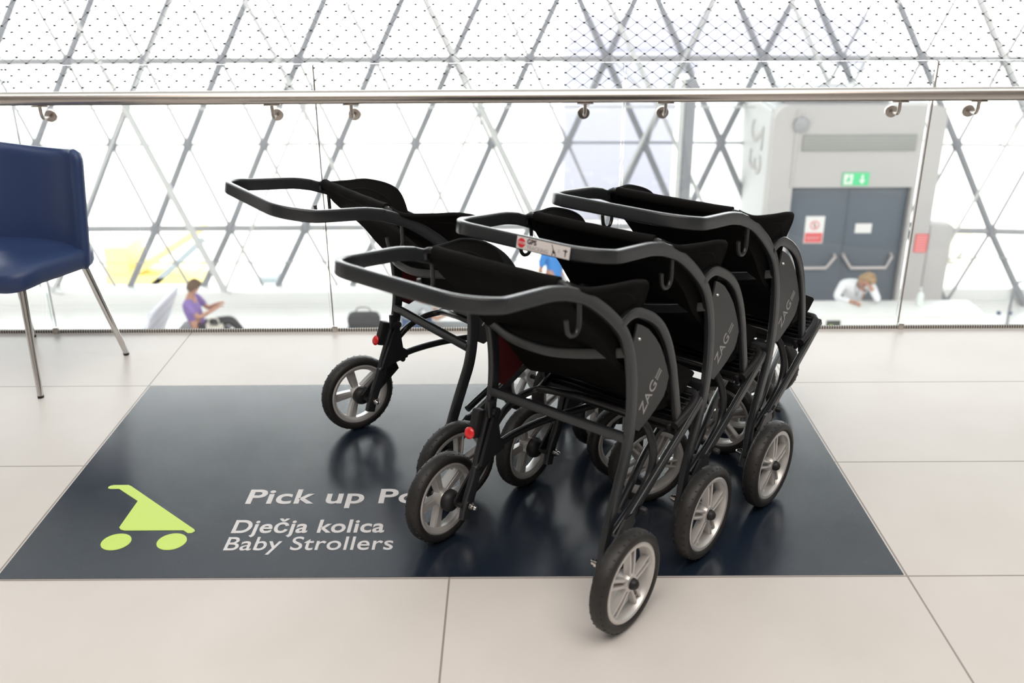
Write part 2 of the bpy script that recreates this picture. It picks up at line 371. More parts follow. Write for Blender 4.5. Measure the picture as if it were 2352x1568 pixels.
V = .215
SIDE = [(-.34, .909), (-.27, .900), (-.20, .893), (-.15, .881), (-.08, .852), (-.02, .812), (.035, .766), (.078, .719), (.106, .662), (.121, .60), (.127, .53), (.124, .46), (.111, .39), (.088, .33), (.064, .27), (.038, .20), (.018, .145), (.000, .092)]
HOOP = [(.058, .744), (.088, .757), (.118, .759), (.146, .750), (.195, .724), (.242, .685), (.279, .630), (.306, .565), (.324, .50), (.345, .42), (.364, .345)]
PANEL = [(.112, .668), (.126, .700), (.1335, .7275), (.155, .717), (.184, .699), (.215, .669), (.242, .637), (.262, .603), (.279, .570), (.292, .537), (.283, .508), (.272, .490), (.235, .468), (.200, .452), (.162, .438), (.134, .455), (.136, .53), (.127, .60)]
def build_stroller():
    t = thing('stroller', 'x', 'stroller', (0, 0, 0), 0, 'rental baby strollers parked on the floor sign')
    FR, BK = M['frame'], M['black']
    # handlebar: U from one arm to the other
    arm = [(-.15, .881), (-.20, .893), (-.27, .901)]
    R = []
    for i in range(7):
        a = i/6*pi/2; R.append((-.332-.090*sin(a), V-.090*(1-cos(a))))
    hp = [(u, V, w_) for u, w_ in arm]+[(u, v, .908+.018*(-.332-u)/.090) for u, v in R]
    left = smooth_path(hp, 3); path = left+[Vector((p.x, -p.y, p.z)) for p in left[::-1]]
    MB().tube(path, .0165, .0088, hint=(.2, 0, 1), n=20, rr=.0052).build('handlebar', FR, t, ang=50)
    for sg in (1, -1):
        side = [(u, sg*(V+(.006 if w_ < .2 else 0)), w_) for u, w_ in SIDE[3:]]
        MB().tube(smooth_path(side, 4), .0160, .0088, hint=(.4, 0, 1), n=20, rr=.0052).build('side_tube', FR, t, ang=50)
        MB().tube(smooth_path([(u, sg*V, w_) for u, w_ in HOOP], 4), .0135, .0088, hint=(0, 0, 1), n=20, rr=.0055).build('front_hoop', FR, t, ang=50)
        pn = MB().prism(PANEL, (0, sg*V+(.0025 if sg < 0 else -.0025), 0), (1, 0, 0), (0, 0, 1), .005, 0 if sg < 0 else 1, 1 if sg < 0 else 0, 0)
        # front face of the prism looks to -y
        po = pn.build('side_panel', [M['panel'], M['red']], t, smooth=False, label='side panel, grey outside and red inside')
        MB().lathe([(.0045, -.004), (.0045, .003), (.003, .005), (0, .005)], Matrix.Translation((.140, sg*(V+.003), .688)) @ Matrix.Rotation(-pi/2*sg, 4, 'X'), 12).build('panel_screw', M['chrome'], po)
        if sg < 0:
            d = Vector((.068, 0, .072)).normalized(); n_ = Vector((-.072, 0, .068)).normalized()
            y = -V-.0028
            text_mesh('logo_lettering', 'ZAG', .046, M['print'], po, Vector((.178, y, .476)), d, n_, offset=.0003, xs=.92, ext=.0004, spacing=1.02)
            lt = MB(); base = Vector((.178, y, .476))+d*.092
            for row in (0, 1):
                for k in range(6):
                    c = base+d*(.0048*k)+n_*(.017-.0105*row)
                    lt.prism([(0, 0), (.0030, 0), (.0030, .0068), (0, .0068)], c, d, n_, .0006)
            lt.build('small_print', M['print'], po, smooth=False)
        # coat hook hanging under the arm
        hk = [(-.093, sg*(V-.002), .845), (-.092, sg*(V-.002), .80), (-.096, sg*(V-.002), .785), (-.106, sg*(V-.002), .776), (-.122, sg*(V-.002), .777), (-.133, sg*(V-.002), .787), (-.137, sg*(V-.002), .802), (-.139, sg*(V-.002), .818)]
        MB().tube(smooth_path(hk, 4), .0052, n=10).build('bag_hook', BK, t)
        # elbow joining the fabric bar to the arm
        MB().tube(smooth_path([(-.118, sg*(V-.004), .862), (-.119, sg*(V-.008), .879), (-.119, sg*(V-.022), .886), (-.119, sg*(V-.04), .886)], 5), .0075, n=10).build('bar_elbow', BK, t)
    # lower and upper cross bars
    MB().tube([(.112, V-.004, .437), (.112, 0, .437), (.112, -V+.004, .437)], .0125, .0085, hint=(0, 0, 1), n=20, rr=.004).build('cross_bar', FR, t)
    bow = [(.098, V-.002, .650), (.078, .16, .645), (.056, .10, .640), (.046, .03, .638), (.047, -.04, .640), (.060, -.11, .650), (.080, -.17, .660), (.098, -V+.002, .668)]
    MB().tube(smooth_path(bow, 5), .0135, .0075, hint=(0, 0, 1), n=20, rr=.0045).build('seat_bar', FR, t)
    # fabric: sleeve, back, wings, headrest
    sl = []
    for i in range(13):
        v = .178-.356*i/12; sl.append((-.119+.0012*cos(i*2.1), v, .886-.002*cos(v*9)))
    MB().tube(smooth_path(sl, 2), .0135, .0125, hint=(0, 0, 1), n=14).build('fabric_sleeve', M['fabric'], t)
    prof = [(-.119, .886), (-.082, .826), (-.032, .776), (.010, .733), (.047, .684), (.083, .642), (.148, .588), (.215, .505), (.262, .455), (.33, .440), (.41, .452), (.46, .485)]
    pf = smooth_path([(u, 0, w_) for u, w_ in prof], 4)
    def backfn(a, b):
        k = a*(len(pf)-1); i = min(int(k), len(pf)-2); p = pf[i].lerp(pf[i+1], k-i)
        v = (b-.5)*2*.196; sag = .022*(1-(v/.196)**2)*min(1, a*5)
        return Vector((p.x+sag*1.1+.0012*sin(v*60+a*9), v, p.z+sag*.25))
    MB().shell(backfn, 34, 16, .012).build('seat', M['fabric'], t)
    # padded side wings: a flaring outer edge, ruled down to the seat back
    edge = smooth_path([(-.119, .185, .893), (-.095, .224, .875), (-.016, .243, .864), (.070, .253, .854), (.148, .228, .818), (.167, .200, .742), (.170, .194, .68), (.215, .194, .60), (.285, .194, .53), (.33, .194, .47)], 8)
    low = pf[:int(len(pf)*.80)]
    for sg in (1, -1):
        def wingfn(a, b, sg=sg):
            k = a*(len(edge)-1); q = min(int(k), len(edge)-2); e = edge[q].lerp(edge[q+1], k-q)
            k = (.02+.98*a)*(len(low)-1); q = min(int(k), len(low)-2); l = low[q].lerp(low[q+1], k-q)
            return Vector((l.x+(e.x-l.x)*b, sg*(.190+(e.y-.190)*b**1.7), l.z+(e.z-l.z)*b))
        wg = MB().shell(wingfn, 60, 10, .008).build('seat_wing', M['fabric'], t, ang=70)
        MB().tube([wingfn(.03+.60*q/40, 1.0) for q in range(41)], .0058, n=8).build('wing_binding', M['headfab'], wg)
        MB().tube([wingfn(.05+.50*q/30, .80-.25*(1-sin(pi*q/30))) for q in range(31)], .0056, n=8).build('wing_piping', M['headfab'], wg)
    # lower chassis
    TB = .0105
    arch = [(.060, .212, .245), (.100, .206, .318), (.150, .203, .362), (.205, .196, .386), (.250, .176, .398), (.256, .140, .408), (.243, .06, .425), (.237, 0, .434), (.240, -.10, .434), (.247, -.150, .428), (.252, -.182, .408), (.254, -.202, .365), (.250, -.210, .325), (.232, -.213, .283), (.190, -.214, .247), (.130, -.214, .217), (.070, -.213, .187)]
    MB().tube(smooth_path(arch, 5), TB, n=12).build('chassis_arch', BK, t)
    MB().tube([(.095, -.232, .213), (.247, -.232, .303), (.351, -.232, .366), (.445, -.230, .421)], .0125, .0075, hint=(0, 0, 1), n=20, rr=.004).build('chassis_tube', FR, t)
    MB().tube(smooth_path([(.040, .212, .232), (.085, .208, .256), (.125, .205, .270), (.19, .200, .279), (.285, .180, .286), (.42, .13, .292), (.57, .075, .292)], 4), TB+.0005, n=12).build('chassis_tube', BK, t)
    MB().tube(smooth_path([(.110, -.20, .232), (.20, -.18, .262), (.33, -.14, .282), (.57, -.075, .292)], 4), TB, n=12).build('chassis_tube', BK, t)
    MB().tube([(.255, .16, .405), (.36, .19, .412), (.462, .200, .425)], TB, n=12).build('chassis_tube', BK, t)
    # footrest tray
    fo = sub('footrest', t)
    rim = [(.33, -.222, .385), (.42, -.224, .415), (.448, -.208, .426), (.455, -.165, .428), (.455, .16, .428), (.446, .195, .424), (.42, .205, .414), (.34, .20, .39)]
    MB().tube(smooth_path(rim, 5), .011, n=12).build('tray_rim', M['plastic'], fo)
    ts = MB()
    for k in range(7):
        u = .335+.0175*k; ts.box((u, -.01, .384+.0062*k), (.004, .40, .016), .001, Matrix.Rotation(-.25, 3, 'Y'))
    ts.box((.395, -.205, .392), (.14, .012, .03), .003, Matrix.Rotation(-.32, 3, 'Y')); ts.box((.395, .19, .392), (.14, .012, .03), .003, Matrix.Rotation(-.32, 3, 'Y'))
    ts.box((.395, 0, .381), (.13, .39, .003), .001, Matrix.Rotation(-.30, 3, 'Y'))
    ts.build('tray_slats', M['plastic'], fo)
    # rear wheels, brackets, nuts
    for sg in (1, -1):
        wh = build_wheel(t, 'rear_wheel', sg*.300, sg)
        wh.rotation_euler = (0, random.random()*0+(.35 if sg > 0 else .1), 0)
        MB().lathe([(.031, 0), (.031, .010), (.027, .020), (.018, .026), (0.0, .026)], Matrix.Translation((0, sg*.278, WR)) @ Matrix.Rotation(pi/2*sg, 4, 'X'), 28).build('brake_drum', M['plastic'], t)
        MB().tube([(.0, sg*.222, WR), (0, sg*.285, WR)], .008, n=12).build('axle', BK, t)
        MB().prism([(-.016, .148), (.012, .118), (.128, .208), (.118, .236), (.080, .236)], (0, sg*.2365+(.006 if sg > 0 else 0), 0), (1, 0, 0), (0, 0, 1), .006).build('axle_arm', BK, t)
        MB().lathe([(.0105, 0), (.0105, .007), (.0075, .008), (.0075, .016), (.004, .020), (0, .020)], Matrix.Translation((.016, sg*(V-.006), .128)) @ Matrix.Rotation(pi/2*sg, 4, 'X'), 12).build('axle_nut', M['chrome'], t)
        MB().lathe([(.009, 0), (.009, .012), (.006, .016), (0, .016)], Matrix.Translation((.150, sg*.243, .232)) @ Matrix.Rotation(-pi/2*sg, 4, 'X'), 16).build('pivot_knob', M['plastic'], t)
    pl = MB().prism([(.097, .372), (.113, .372), (.122, .300), (.140, .286), (.138, .262), (.040, .246), (.050, .270)], (0, .200, 0), (1, 0, 0), (0, 0, 1), .010)
    pl.lathe([(.013, 0), (.013, .024), (0, .024)], Matrix.Translation((.104, .184, .385)) @ Matrix.Rotation(-pi/2, 4, 'X'), 16)
    pl.box((.098, .20, .395), (.03, .012, .05), .003)
    pl.build('fold_plate', BK, t)
    # red reflector behind the left tube
    rf = MB().box((.070, .230, .352), (.030, .026, .080), .005, Matrix.Rotation(.33, 3, 'Y')).build('reflector', M['plastic'], t)
    MB().lathe([(.0165, 0), (.0165, .003), (.014, .006), (.006, .008), (0, .008)], Matrix.Translation((.046, .233, .331)) @ Matrix.Rotation(-pi/2+.33, 4, 'Y'), 28).build('reflector_lens', M['lens'], rf, label='round red reflector lens')
    # front caster pair
    ca = sub('front_caster', t, (.612, 0, 0))
    for sg in (1, -1):
        b = sub('caster_wheel', ca, (-.055, 0, 0))
        wh = build_wheel(b, 'wheel', sg*.074, sg, cap=False)
        for ch in list(wh.children): ch.parent = ca; ch.matrix_parent_inverse = Matrix(); ch.location = (-.055, sg*.074, WR); ch.rotation_euler = (0, .7*sg, 0)
        bpy.data.objects.remove(wh); bpy.data.objects.remove(b)
    fk = MB().tube([(-.055, -.074, WR), (-.055, .074, WR)], .008, n=12)
    fk.tube(smooth_path([(-.055, 0, WR), (-.05, 0, .20), (-.02, 0, .265), (0, 0, .285)], 4), .016, .011, n=12)
    fk.build('fork', M['plastic'], ca)
    MB().tube([(.612, 0, .27), (.612, 0, .32)], .017, n=16).build('caster_hub', M['plastic'], t)
    MB().tube([(.585, -.085, .292), (.60, 0, .292), (.585, .085, .292)], .011, n=12).build('hub_bar', BK, t)
    return t

poses = [(1.4046, -.0007, .8818, -30, 'nearest stroller, its right rear wheel standing on pale tiles in front of the floor sign'),
         (1.6430, .2948, .8842, 95, 'middle stroller with a white GPS tracking sticker on its handlebar'),
         (1.8803, .5536, .8827, -98, 'rearmost stroller of the nested row, in front of the grey gate doors, handlebar without sticker'),
         (1.0233, .6173, .6400, 10, 'stroller parked apart from the nested row, left rear wheel at the back of the sign')]
proto = build_stroller()
strollers = []
for i, (x, y, a, ca, lab) in enumerate(poses):
    o = proto if i == 0 else copy_tree(proto)
    o.location = (x, y, .0016); o.rotation_euler = (0, 0, a); o['label'] = lab
    for ch in o.children:
        if ch.name.startswith('front_caster'): ch.rotation_euler = (0, 0, radians(ca))
    strollers.append(o)
strollers[0].location.z = .0008
# GPS sticker on the middle stroller's handlebar
ev = Vector((.198, 0, .980)); ex = Vector((0, -1, 0)); nn = ex.cross(ev).normalized()
so_ = Vector((-.422, 0, .926))+nn*.0088
st = MB().prism([(.013, -.0135), (.158, -.0135), (.158, .0135), (.013, .0135)], so_, ex, ev, .0004).build('sticker', M['sticker'], strollers[1], smooth=False, label='white sticker reading GPS tracking with a red stop sign')
def stick(poly, x0, y0, mt, nm):
    return MB().prism(poly, so_+ex*x0+ev*y0+nn*.0004, ex, ev, .0003).build(nm, mt, st, smooth=False)
def stext(body, size, x0, y0, mt, off=0.): text_mesh('sticker_lettering', body, size, mt, st, so_+ex*x0+ev*y0+nn*.0008, ex, ev, ext=.0002, offset=off)
stick([(.0112*cos(pi/8+i*pi/4), .0112*sin(pi/8+i*pi/4)) for i in range(8)], .0265, 0, M['stop'], 'stop_sign')
stext('STOP', .0085, .0170, -.003, M['sticker'], .0001)
stext('GPS', .0150, .042, .0012, M['ink'], .0005)
stext('TRACKING', .0118, .042, -.0105, M['inkgrey'])
stick([(0, .022), (.0015, .0225), (.006, .013), (.013, .0055), (.0115, .0035), (.0035, .0045), (.0045, .0115)], .1085, -.0115, M['ink'], 'sticker_pictogram')
for dx in (.004, .0125): stick([(dx+.0018*cos(i*pi/5), .0012+.0018*sin(i*pi/5)) for i in range(10)], .1085, -.0115, M['ink'], 'sticker_pictogram')
stick([(0, 0), (.0020, 0), (.0020, .010), (.006, .0125), (.0055, .0145), (.002, .0135), (.002, .0155), (.0005, .017), (-.001, .0155), (-.0012, .0135), (-.006, .0145), (-.006, .0125), (-.0012, .0110)], .146, -.0095, M['ink'], 'sticker_pictogram')
for k in (0, 1): stick([(k*.0028, .000), (k*.0028+.0009, .000), (k*.0028+.0021, .004), (k*.0028+.0009, .008), (k*.0028, .008), (k*.0028+.0011, .004)], .1265, -.004, M['inkgrey'], 'sticker_pictogram')

# ------------------------------------------------------------------ blue chair
def build_chair():
    t = thing('chair', 'navy leatherette chair with slanted chrome legs beside the floor sign', 'chair', (-.512, 1.39, 0), radians(-23))
    def seatfn(a, b, top):
        y = -.215+.43*b; w_ = .245-.02*b+.012*sin(pi*b)
        x = (a-.5)*2*w_
        return x, y
    s_ = MB()
    ring = []
    n = 40
    for i in range(n):
        th = 2*pi*i/n; e = .42
        ring.append((.25*math.copysign(abs(cos(th))**e, cos(th)), .215*math.copysign(abs(sin(th))**e, sin(th))))
    lev = [(.0, .408, 0), (.80, .405, 0), (.97, .410, 0), (1.0, .426, 0), (1.0, .456, 0), (.985, .474, 0), (.92, .482, 0), (.6, .479, 0), (0, .475, 0)]
    vs_ = []; fs = []
    for k, z, _ in lev:
        for x, y in ring:
            vs_.append((x*k*(1-.04*(y+.2)), y*k, z+(-.012*((y+.215)/.43))*1.0-.022*max(0, -(y*k)-.10)/.12))
    for q in range(len(lev)-1):
        for i in range(n): fs.append([q*n+i, q*n+(i+1) % n, (q+1)*n+(i+1) % n, (q+1)*n+i])
    s_.add(vs_, fs).build('seat', M['leather'], t, ang=60)
    W_, H0, H1 = .243, .392, .816
    def backfn(a, b):
        x = (a-.5)*2; z = H0+(H1-H0)*b
        ed = 1-.10*max(0, (b-.9)/.1)**2
        top = .022*x*x*b
        return Vector((x*W_*ed, .205+.055*(b-.3)-.075*abs(x)**2.2, z+top))
    bk = MB()
    NU, NV = 33, 25
    def th(a, b):
        e = min(1, min(a, 1-a)*14, min(b, 1-b)*14); return .014+.032*math.sqrt(max(0, 1-(1-e)**2))
    def rb(a, b):                                      # rounded corners
        x, y = (a-.5)*2, (b-.5)*2; r = .065
        qx, qy = abs(x)-(1-r), abs(y)-(1-r)
        if qx > 0 and qy > 0:
            l = max(qx, qy); d_ = hypot(qx, qy); k = l/d_ if d_ > 0 else 1
            x = math.copysign(1-r+qx*k, x); y = math.copysign(1-r+qy*k, y)
        return backfn(x/2+.5, y/2+.5)
    bk.shell(rb, NU, NV, th).build('backrest', M['leather'], t, ang=75)
    for (fx, fy), (tx, ty) in zip([(.25, -.205), (-.25, -.205), (.253, .225), (-.253, .225)], [(.185, -.135), (-.185, -.135), (.19, .14), (-.19, .14)]):
        lg = MB().tube([(tx, ty, .430), (fx, fy, .008)], [.0145, .0105], n=18).build('leg', M['chrome'], t)
        MB().tube([(fx, fy, .0), (fx-(fx-tx)*.02, fy-(fy-ty)*.02, .010)], .0112, n=16).build('leg_glide', M['plastic'], lg)
build_chair()
# round base cut by the right edge of the view
pb = thing('floor_stand', 'large round grey base plate cut by the right edge of the view', 'stand', (3.478, .03, 0))
MB().lathe([(.62, 0), (.62, .008), (.612, .012), (.05, .014), (.0, .014)], n=96).build('base_plate', M['darksteel'], pb)
MB().tube([(0, 0, .012), (0, 0, 1.2)], .03, n=20).build('pole', M['darksteel'], pb)

# ------------------------------------------------------------------ balustrade
SEAMS = [-1.79, -.588, .600, 1.808, 3.008, 4.21]
GL = ['clear glass balustrade panel at the far left, mostly behind the navy chair', 'clear glass balustrade panel with the seated person in purple behind it',
      'clear glass balustrade panel behind the stroller parked apart from the row', 'clear glass balustrade panel in front of the dark gate doors', 'clear glass balustrade panel at the far right beyond the leaning seam']
for i in range(5):
    a, b = SEAMS[i]+.006, SEAMS[i+1]-.006
    g = thing('glass_panel', GL[i], 'glass panel', ((a+b)/2, YG, 0), 0, 'glass panels of the balustrade')
    wd = b-a
    vs_ = [(x, y, z) for x in (-wd/2, wd/2) for y in (-.009, .009) for z in (-.25, 1.103)]
    pm = MB(); pm.add(vs_, [[0, 1, 5, 4], [2, 6, 7, 3]], 0); pm.add(vs_, [[0, 2, 3, 1], [4, 5, 7, 6], [1, 3, 7, 5], [0, 4, 6, 2]], 1)
    pm.build('pane', [M['glass'], M['edge']], g, smooth=False)
    if i in (2, 4): MB().box((wd/2+.001, 0, .45) if False else (-wd/2-.0015, -.004, .45), (.003, .010, 1.30), 0).build('edge_seal', M['seal'], g, smooth=False)
    MB().box((-wd/2+.006, -.019, .012), (.022, .02, .026), .003).build('foot_clamp', M['steel'], g)
hr = thing('handrail', 'brushed steel tube handrail along the glass balustrade', 'handrail', (1.37, 1.66, .991))
MB().tube([(-4.2, 0, .001), (4.2, 0, -.001)], .0255, n=40).build('rail_tube', M['steel'], hr, ang=60)
for x in (-1.63, -.43, .455, .757, 1.650, 1.957, 2.850, 3.150):
    bx = x-1.37
    b = MB().tube(smooth_path([(bx, -.002, -.024), (bx, -.002, -.055), (bx, .004, -.070), (bx, .02, -.076), (bx, .060, -.076)], 5), .0065, n=12)
    b.box((bx, 0, -.0275), (.062, .022, .004), .001)
    br = b.build('bracket', M['steel'], hr)
    MB().lathe([(.024, 0), (.024, .012), (.022, .014), (0, .014)], Matrix.Translation((bx, .084, -.076)) @ Matrix.Rotation(pi/2, 4, 'X'), 28).build('bracket_disc', M['steel'], br)

# ------------------------------------------------------------------ cable safety net
def build_net():
    a, b, z0 = .0703, .0483, .968; y = 1.95
    nx = 84; x0 = -1.75; nb = 24
    mb = MB()
    for i in range(nb):
        pts = []
        for k in range(nx*2+1):
            hi = (k+i) % 2
            zc = z0+(i+hi)*b/2
            sgn = 1 if hi else -1
            yy = y+.0012*(1 if hi else -1)
            xx = x0+k*a/2
            pts.append((xx-.004, yy, zc-sgn*.0012)); pts.append((xx+.004, yy, zc-sgn*.0012))
        mb.tube(pts, .00085, n=4, caps=False)
    for i in range(nb+1):
        for k in range(nx*2+1):
            if (k+i) % 2 == 0 or i == 0 and False:
                mb.box((x0+k*a/2, y, z0+i*b/2), (.0082, .006, .0064), 0, mi=1)
    o = mb.build('safety_net', [M['net'], M['ferrule']], smooth=False)
    return tag(o, 'diamond mesh steel cable net hanging above the handrail beyond the glass', 'safety net')
build_net()

# ------------------------------------------------------------------ facade lattice
def facade_pt(X, Z, off=0.):
    y = 14.35+.22*(Z+4.45)-.006*max(0, X-1)**2
    return Vector((X, y-off, Z))
ROWS = [-4.45, -3.20, -1.78, -.40, .92, 2.2]
def outer_lattice():
    t = thing('diagrid_facade', 'triangulated grey steel lattice of the glass facade', 'facade frame', (0, 0, 0), kind='structure')
    sp = 1.325; base = [-4.95+sp/2, -4.95, -4.95+sp/2, -4.95, -4.95+sp/2, -4.95]
    K = range(-6, 14)
    for ri in range(1, 5):
        rad = {1: .055, 2: .022, 3: .055, 4: .03}[ri]
        mb = MB(); mb.tube([facade_pt(base[ri]+sp*k, ROWS[ri]) for k in K], rad, n=8)
        mb.build('chord', M['midsteel'] if ri in (1, 3) else M['darksteel'], t)
    for k in K:
        for dr in (1, -1):
            # a diagonal line climbing from row 0 to row 5
            pts = []
            for ri in range(6):
                x = (-4.95+sp/2)+sp*k+dr*sp/2*ri
                pts.append(facade_pt(x, ROWS[ri]))
            if pts[0].x < -13 or pts[0].x > 14: continue
            right = pts[0].x > 4.6
            thick = (dr > 0) != right
            MB().tube(pts, .058 if thick else .027, n=8).build('diagonal', M['darksteel'] if thick else M['midsteel'], t)  # dark/light swap on the right puts the curve's lighting into colour
    for ri in range(1, 5):
        for k in K:
            p = facade_pt(base[ri]+sp*k, ROWS[ri])
            if -7 < p.x < 12: MB().lathe([(0, -.1), (.06, -.09), (.085, -.03), (.085, .03), (.06, .09), (0, .1)], Matrix.Translation(p), 10).build('node', M['darksteel'], t)
outer_lattice()
def inner_lattice():
    t = thing('inner_space_frame', 'white tubular space frame standing before the facade lattice', 'space frame', (0, 0, 0), kind='structure')
    sp = 2.95; U0, L0 = -5.02, -6.75+2.95
    up = lambda k: facade_pt(-5.05+sp*k, -1.07, .75); lo = lambda k: facade_pt(-5.05+sp/2+sp*k, -4.05, .75); tp = lambda k: facade_pt(-5.05+sp/2+sp*k, 1.75, .75)
    for k in range(-2, 6):
        MB().tube([up(k), up(k+1)], .018, n=8).build('chord', M['whitesteel'], t)
        MB().tube([up(k), lo(k)], .058 if k % 2 == 0 else .034, n=10).build('diagonal', M['whitesteel'], t)
        MB().tube([up(k), lo(k-1)], .026, n=10).build('diagonal', M['whitesteel'], t)
        MB().tube([up(k), tp(k-1)], .042, n=10).build('diagonal', M['whitesteel'], t)
        MB().tube([up(k), tp(k)], .024, n=10).build('diagonal', M['whitesteel'], t)
        for dx, zr in ((-.72, ROWS[3]), (.62, ROWS[3]), (-.05, ROWS[2])):
            p = up(k); MB().tube([p, facade_pt(p.x+dx, zr)], .016, n=8).build('web_strut', M['whitesteel'], t)
        p = lo(k); MB().tube([p, facade_pt(p.x, ROWS[0]+.1)], .022, n=8).build('web_strut', M['whitesteel'], t)
inner_lattice()
struct('window_1', MB().grid(lambda a, b: facade_pt(-14+30*a, -4.45+11.9*b, -.12), 12, 3), M['glaze'])
struct('baseboard_front', MB().box((1.4, 14.25, ZL+.13), (30, .5, .26), .02).box((1.4, 14.0, ZL+.02), (30, .12, .04)), [M['counter']])
for xa, xb, lab in ((-13, 4.3, 'thin horizontal guard rail before the facade left of the gate portal'), (8.6, 14, 'thin horizontal guard rail before the facade right of the gate portal')):
    tag(MB().tube([(xa, 13.9, -3.60), (xb, 13.9, -3.60)], .014, n=8).build('guard_rail', M['midsteel']), lab, 'guard rail', 'guard rails before the facade')
struct('unseen_roof_dimmer', MB().box((1.4, 8.9, 7.5), (34, 17.4, .02)), M['rooftint'], smooth=False)  # unseen roof sheet, added and tinted to cut light from above

# ------------------------------------------------------------------ gate portal
def build_portal():
    YP = 12.87; x0, x1, zt = 5.37, 7.99, -.84
    t = thing('gate_portal', 'grey boarding gate portal with rounded corners and white side wall', 'gate portal', (0, 0, 0))
    r = .22
    out = [(x0, ZL), (x0, zt-r)]+[(x0+r-r*cos(a), zt-r+r*sin(a)) for a in [i*pi/16 for i in range(1, 8)]]+[(x0+r, zt)]
    out += [(x1-r, zt)]+[(x1-r+r*sin(a), zt-r+r*cos(a)) for a in [i*pi/16 for i in range(1, 8)]]+[(x1, zt-r), (x1, ZL)]
    inn = [(x1-.38, ZL), (x1-.38, -2.10), (x0+.37, -2.10), (x0+.37, ZL)]
    MB().prism(out+inn, (0, YP+.25, 0), (1, 0, 0), (0, 0, 1), .25).build('front_frame', M['portal'], t, smooth=False)
    # tunnel walls behind the frame
    sh = MB(); sh.box((x0+.08, YP+3.4, (ZL+zt-.1)/2), (.16, 6.3, zt-.1-ZL), .02); sh.box((x1-.08, YP+3.4, (ZL+zt-.1)/2), (.16, 6.3, zt-.1-ZL), .02)
    sh.box(((x0+x1)/2, YP+3.4, zt-.12), (x1-x0-.1, 6.3, .14), .02)
    sd = sh.build('tunnel', M['pside'], t, smooth=False, label='white tunnel walls behind the portal front')
    text_mesh('gate_number', '23', 1.15, M['portal'], sd, (x0-.008, YP+.62, -1.22), (0, 0, -1), (0, 1, 0), ext=.004, xs=.80, offset=-.004)
    MB().box(((x0+.35), YP-.012, -1.50), (.05, .03, 1.2), .01).build('trim_rail', M['portal'], t)
    MB().lathe([(.12, 0), (.12, .06), (.05, .10), (0, .10)], Matrix.Translation((x0+.40, YP+.002, -1.12)) @ Matrix.Rotation(pi/2, 4, 'X'), 20).build('speaker', M['midsteel'], t)
    MB().box((6.69, YP-.012, -1.405), (1.74, .04, .25), .006).build('vent_grille', M['vent'], t)
    MB().box((6.69, YP+.20, -2.05), (1.95, .06, .12)).build('door_head', M['portal'], t, smooth=False)
    for nm, a, b in (('door', 5.745, 6.672), ('door', 6.678, 7.605)):
        d = MB().box(((a+b)/2, YP+.14, (ZL+.01-2.11)/2), (b-a, .06, -2.11-ZL-.01), .004).build(nm, M['door'], t)
        s = 1 if a > 6 else -1; ia, ob = (6.70, 7.47) if s > 0 else (6.56, 5.86)
        pth = [(ia, YP+.11, -3.22), (ia, YP+.04, -3.24), (ia+s*.13, YP+.035, -3.43), (ob-s*.08, YP+.035, -3.43), (ob, YP+.04, -3.24), (ob, YP+.11, -3.22)]
        MB().tube(pth, .026, n=10).build('panic_bar', M['satin'], d)
    return t
build_portal()
YP = 12.87
def plate(name, lab, cat, xa, xb, za, zb, mt, y=YP, th=.02):
    y -= .004
    t = thing(name, lab, cat, ((xa+xb)/2, y, (za+zb)/2)); MB().box((0, -th/2, 0), (xb-xa, th, zb-za), .002).build('board', mt, t, smooth=False); return t, th
ex_, ez_ = (1, 0, 0), (0, 0, 1)
t, th = plate('exit_sign', 'green and white emergency exit sign above the slate doors', 'exit sign', 6.50, 6.91, -2.065, -1.865, M['exitg'], YP-.0)
q = MB().prism([(-.185, -.08), (-.05, -.08), (-.05, .08), (-.185, .08)], (0, -th, 0), ex_, ez_, .003)
q.prism([(.085, .07), (.115, .07), (.115, -.01), (.15, -.01), (.10, -.075), (.05, -.01), (.085, -.01)], (0, -th, 0), ex_, ez_, .003); q.build('symbols', M['signw'], t, smooth=False)
q = MB().prism([(-.13, .03), (-.10, .045), (-.09, .01), (-.07, -.02), (-.08, -.03), (-.105, -.005), (-.10, -.06), (-.115, -.06), (-.125, -.02), (-.155, -.05), (-.165, -.04), (-.14, 0)], (0, -th-.003, 0), ex_, ez_, .002)
q.prism([(-.11+.014*cos(i*pi/6), .058+.014*sin(i*pi/6)) for i in range(12)], (0, -th-.003, 0), ex_, ez_, .002); q.build('running_figure', M['exitg'], t, smooth=False)
t, th = plate('warning_sign', 'white and red prohibition notice on the left slate door', 'sign', 6.035, 6.34, -3.03, -2.585, M['signw'], YP+.11, .012)
q = MB()
for i in range(24):
    a0, a1 = i*pi/12, (i+1)*pi/12; c = (0, .075)
    q.prism([(c[0]+.075*cos(a0), c[1]+.075*sin(a0)), (c[0]+.075*cos(a1), c[1]+.075*sin(a1)), (c[0]+.058*cos(a1), c[1]+.058*sin(a1)), (c[0]+.058*cos(a0), c[1]+.058*sin(a0))], (0, -th, 0), ex_, ez_, .002)
q.prism([(-.05, .12), (-.042, .128), (.05, .03), (.042, .022)], (0, -th, 0), ex_, ez_, .002)
q.prism([(-.14, -.21), (.14, -.21), (.14, -.05), (-.14, -.05)], (0, -th, 0), ex_, ez_, .002); q.build('red_marks', M['signr'], t, smooth=False)
q = MB().prism([(-.015, .03), (.015, .03), (.02, .085), (.008, .12), (-.008, .12), (-.02, .085)], (0, -th, 0), ex_, ez_, .001); q.build('figure', M['midsteel'], t, smooth=False)
q = MB()
for k in range(2): q.prism([(-.11, -.125-.02*k*1.3), (.11-.03*k, -.125-.026*k), (.11-.03*k, -.112-.026*k), (-.11, -.112-.026*k)], (0, -th-.002, 0), ex_, ez_, .001)
q.build('text_lines', M['signpink'], t, smooth=False)
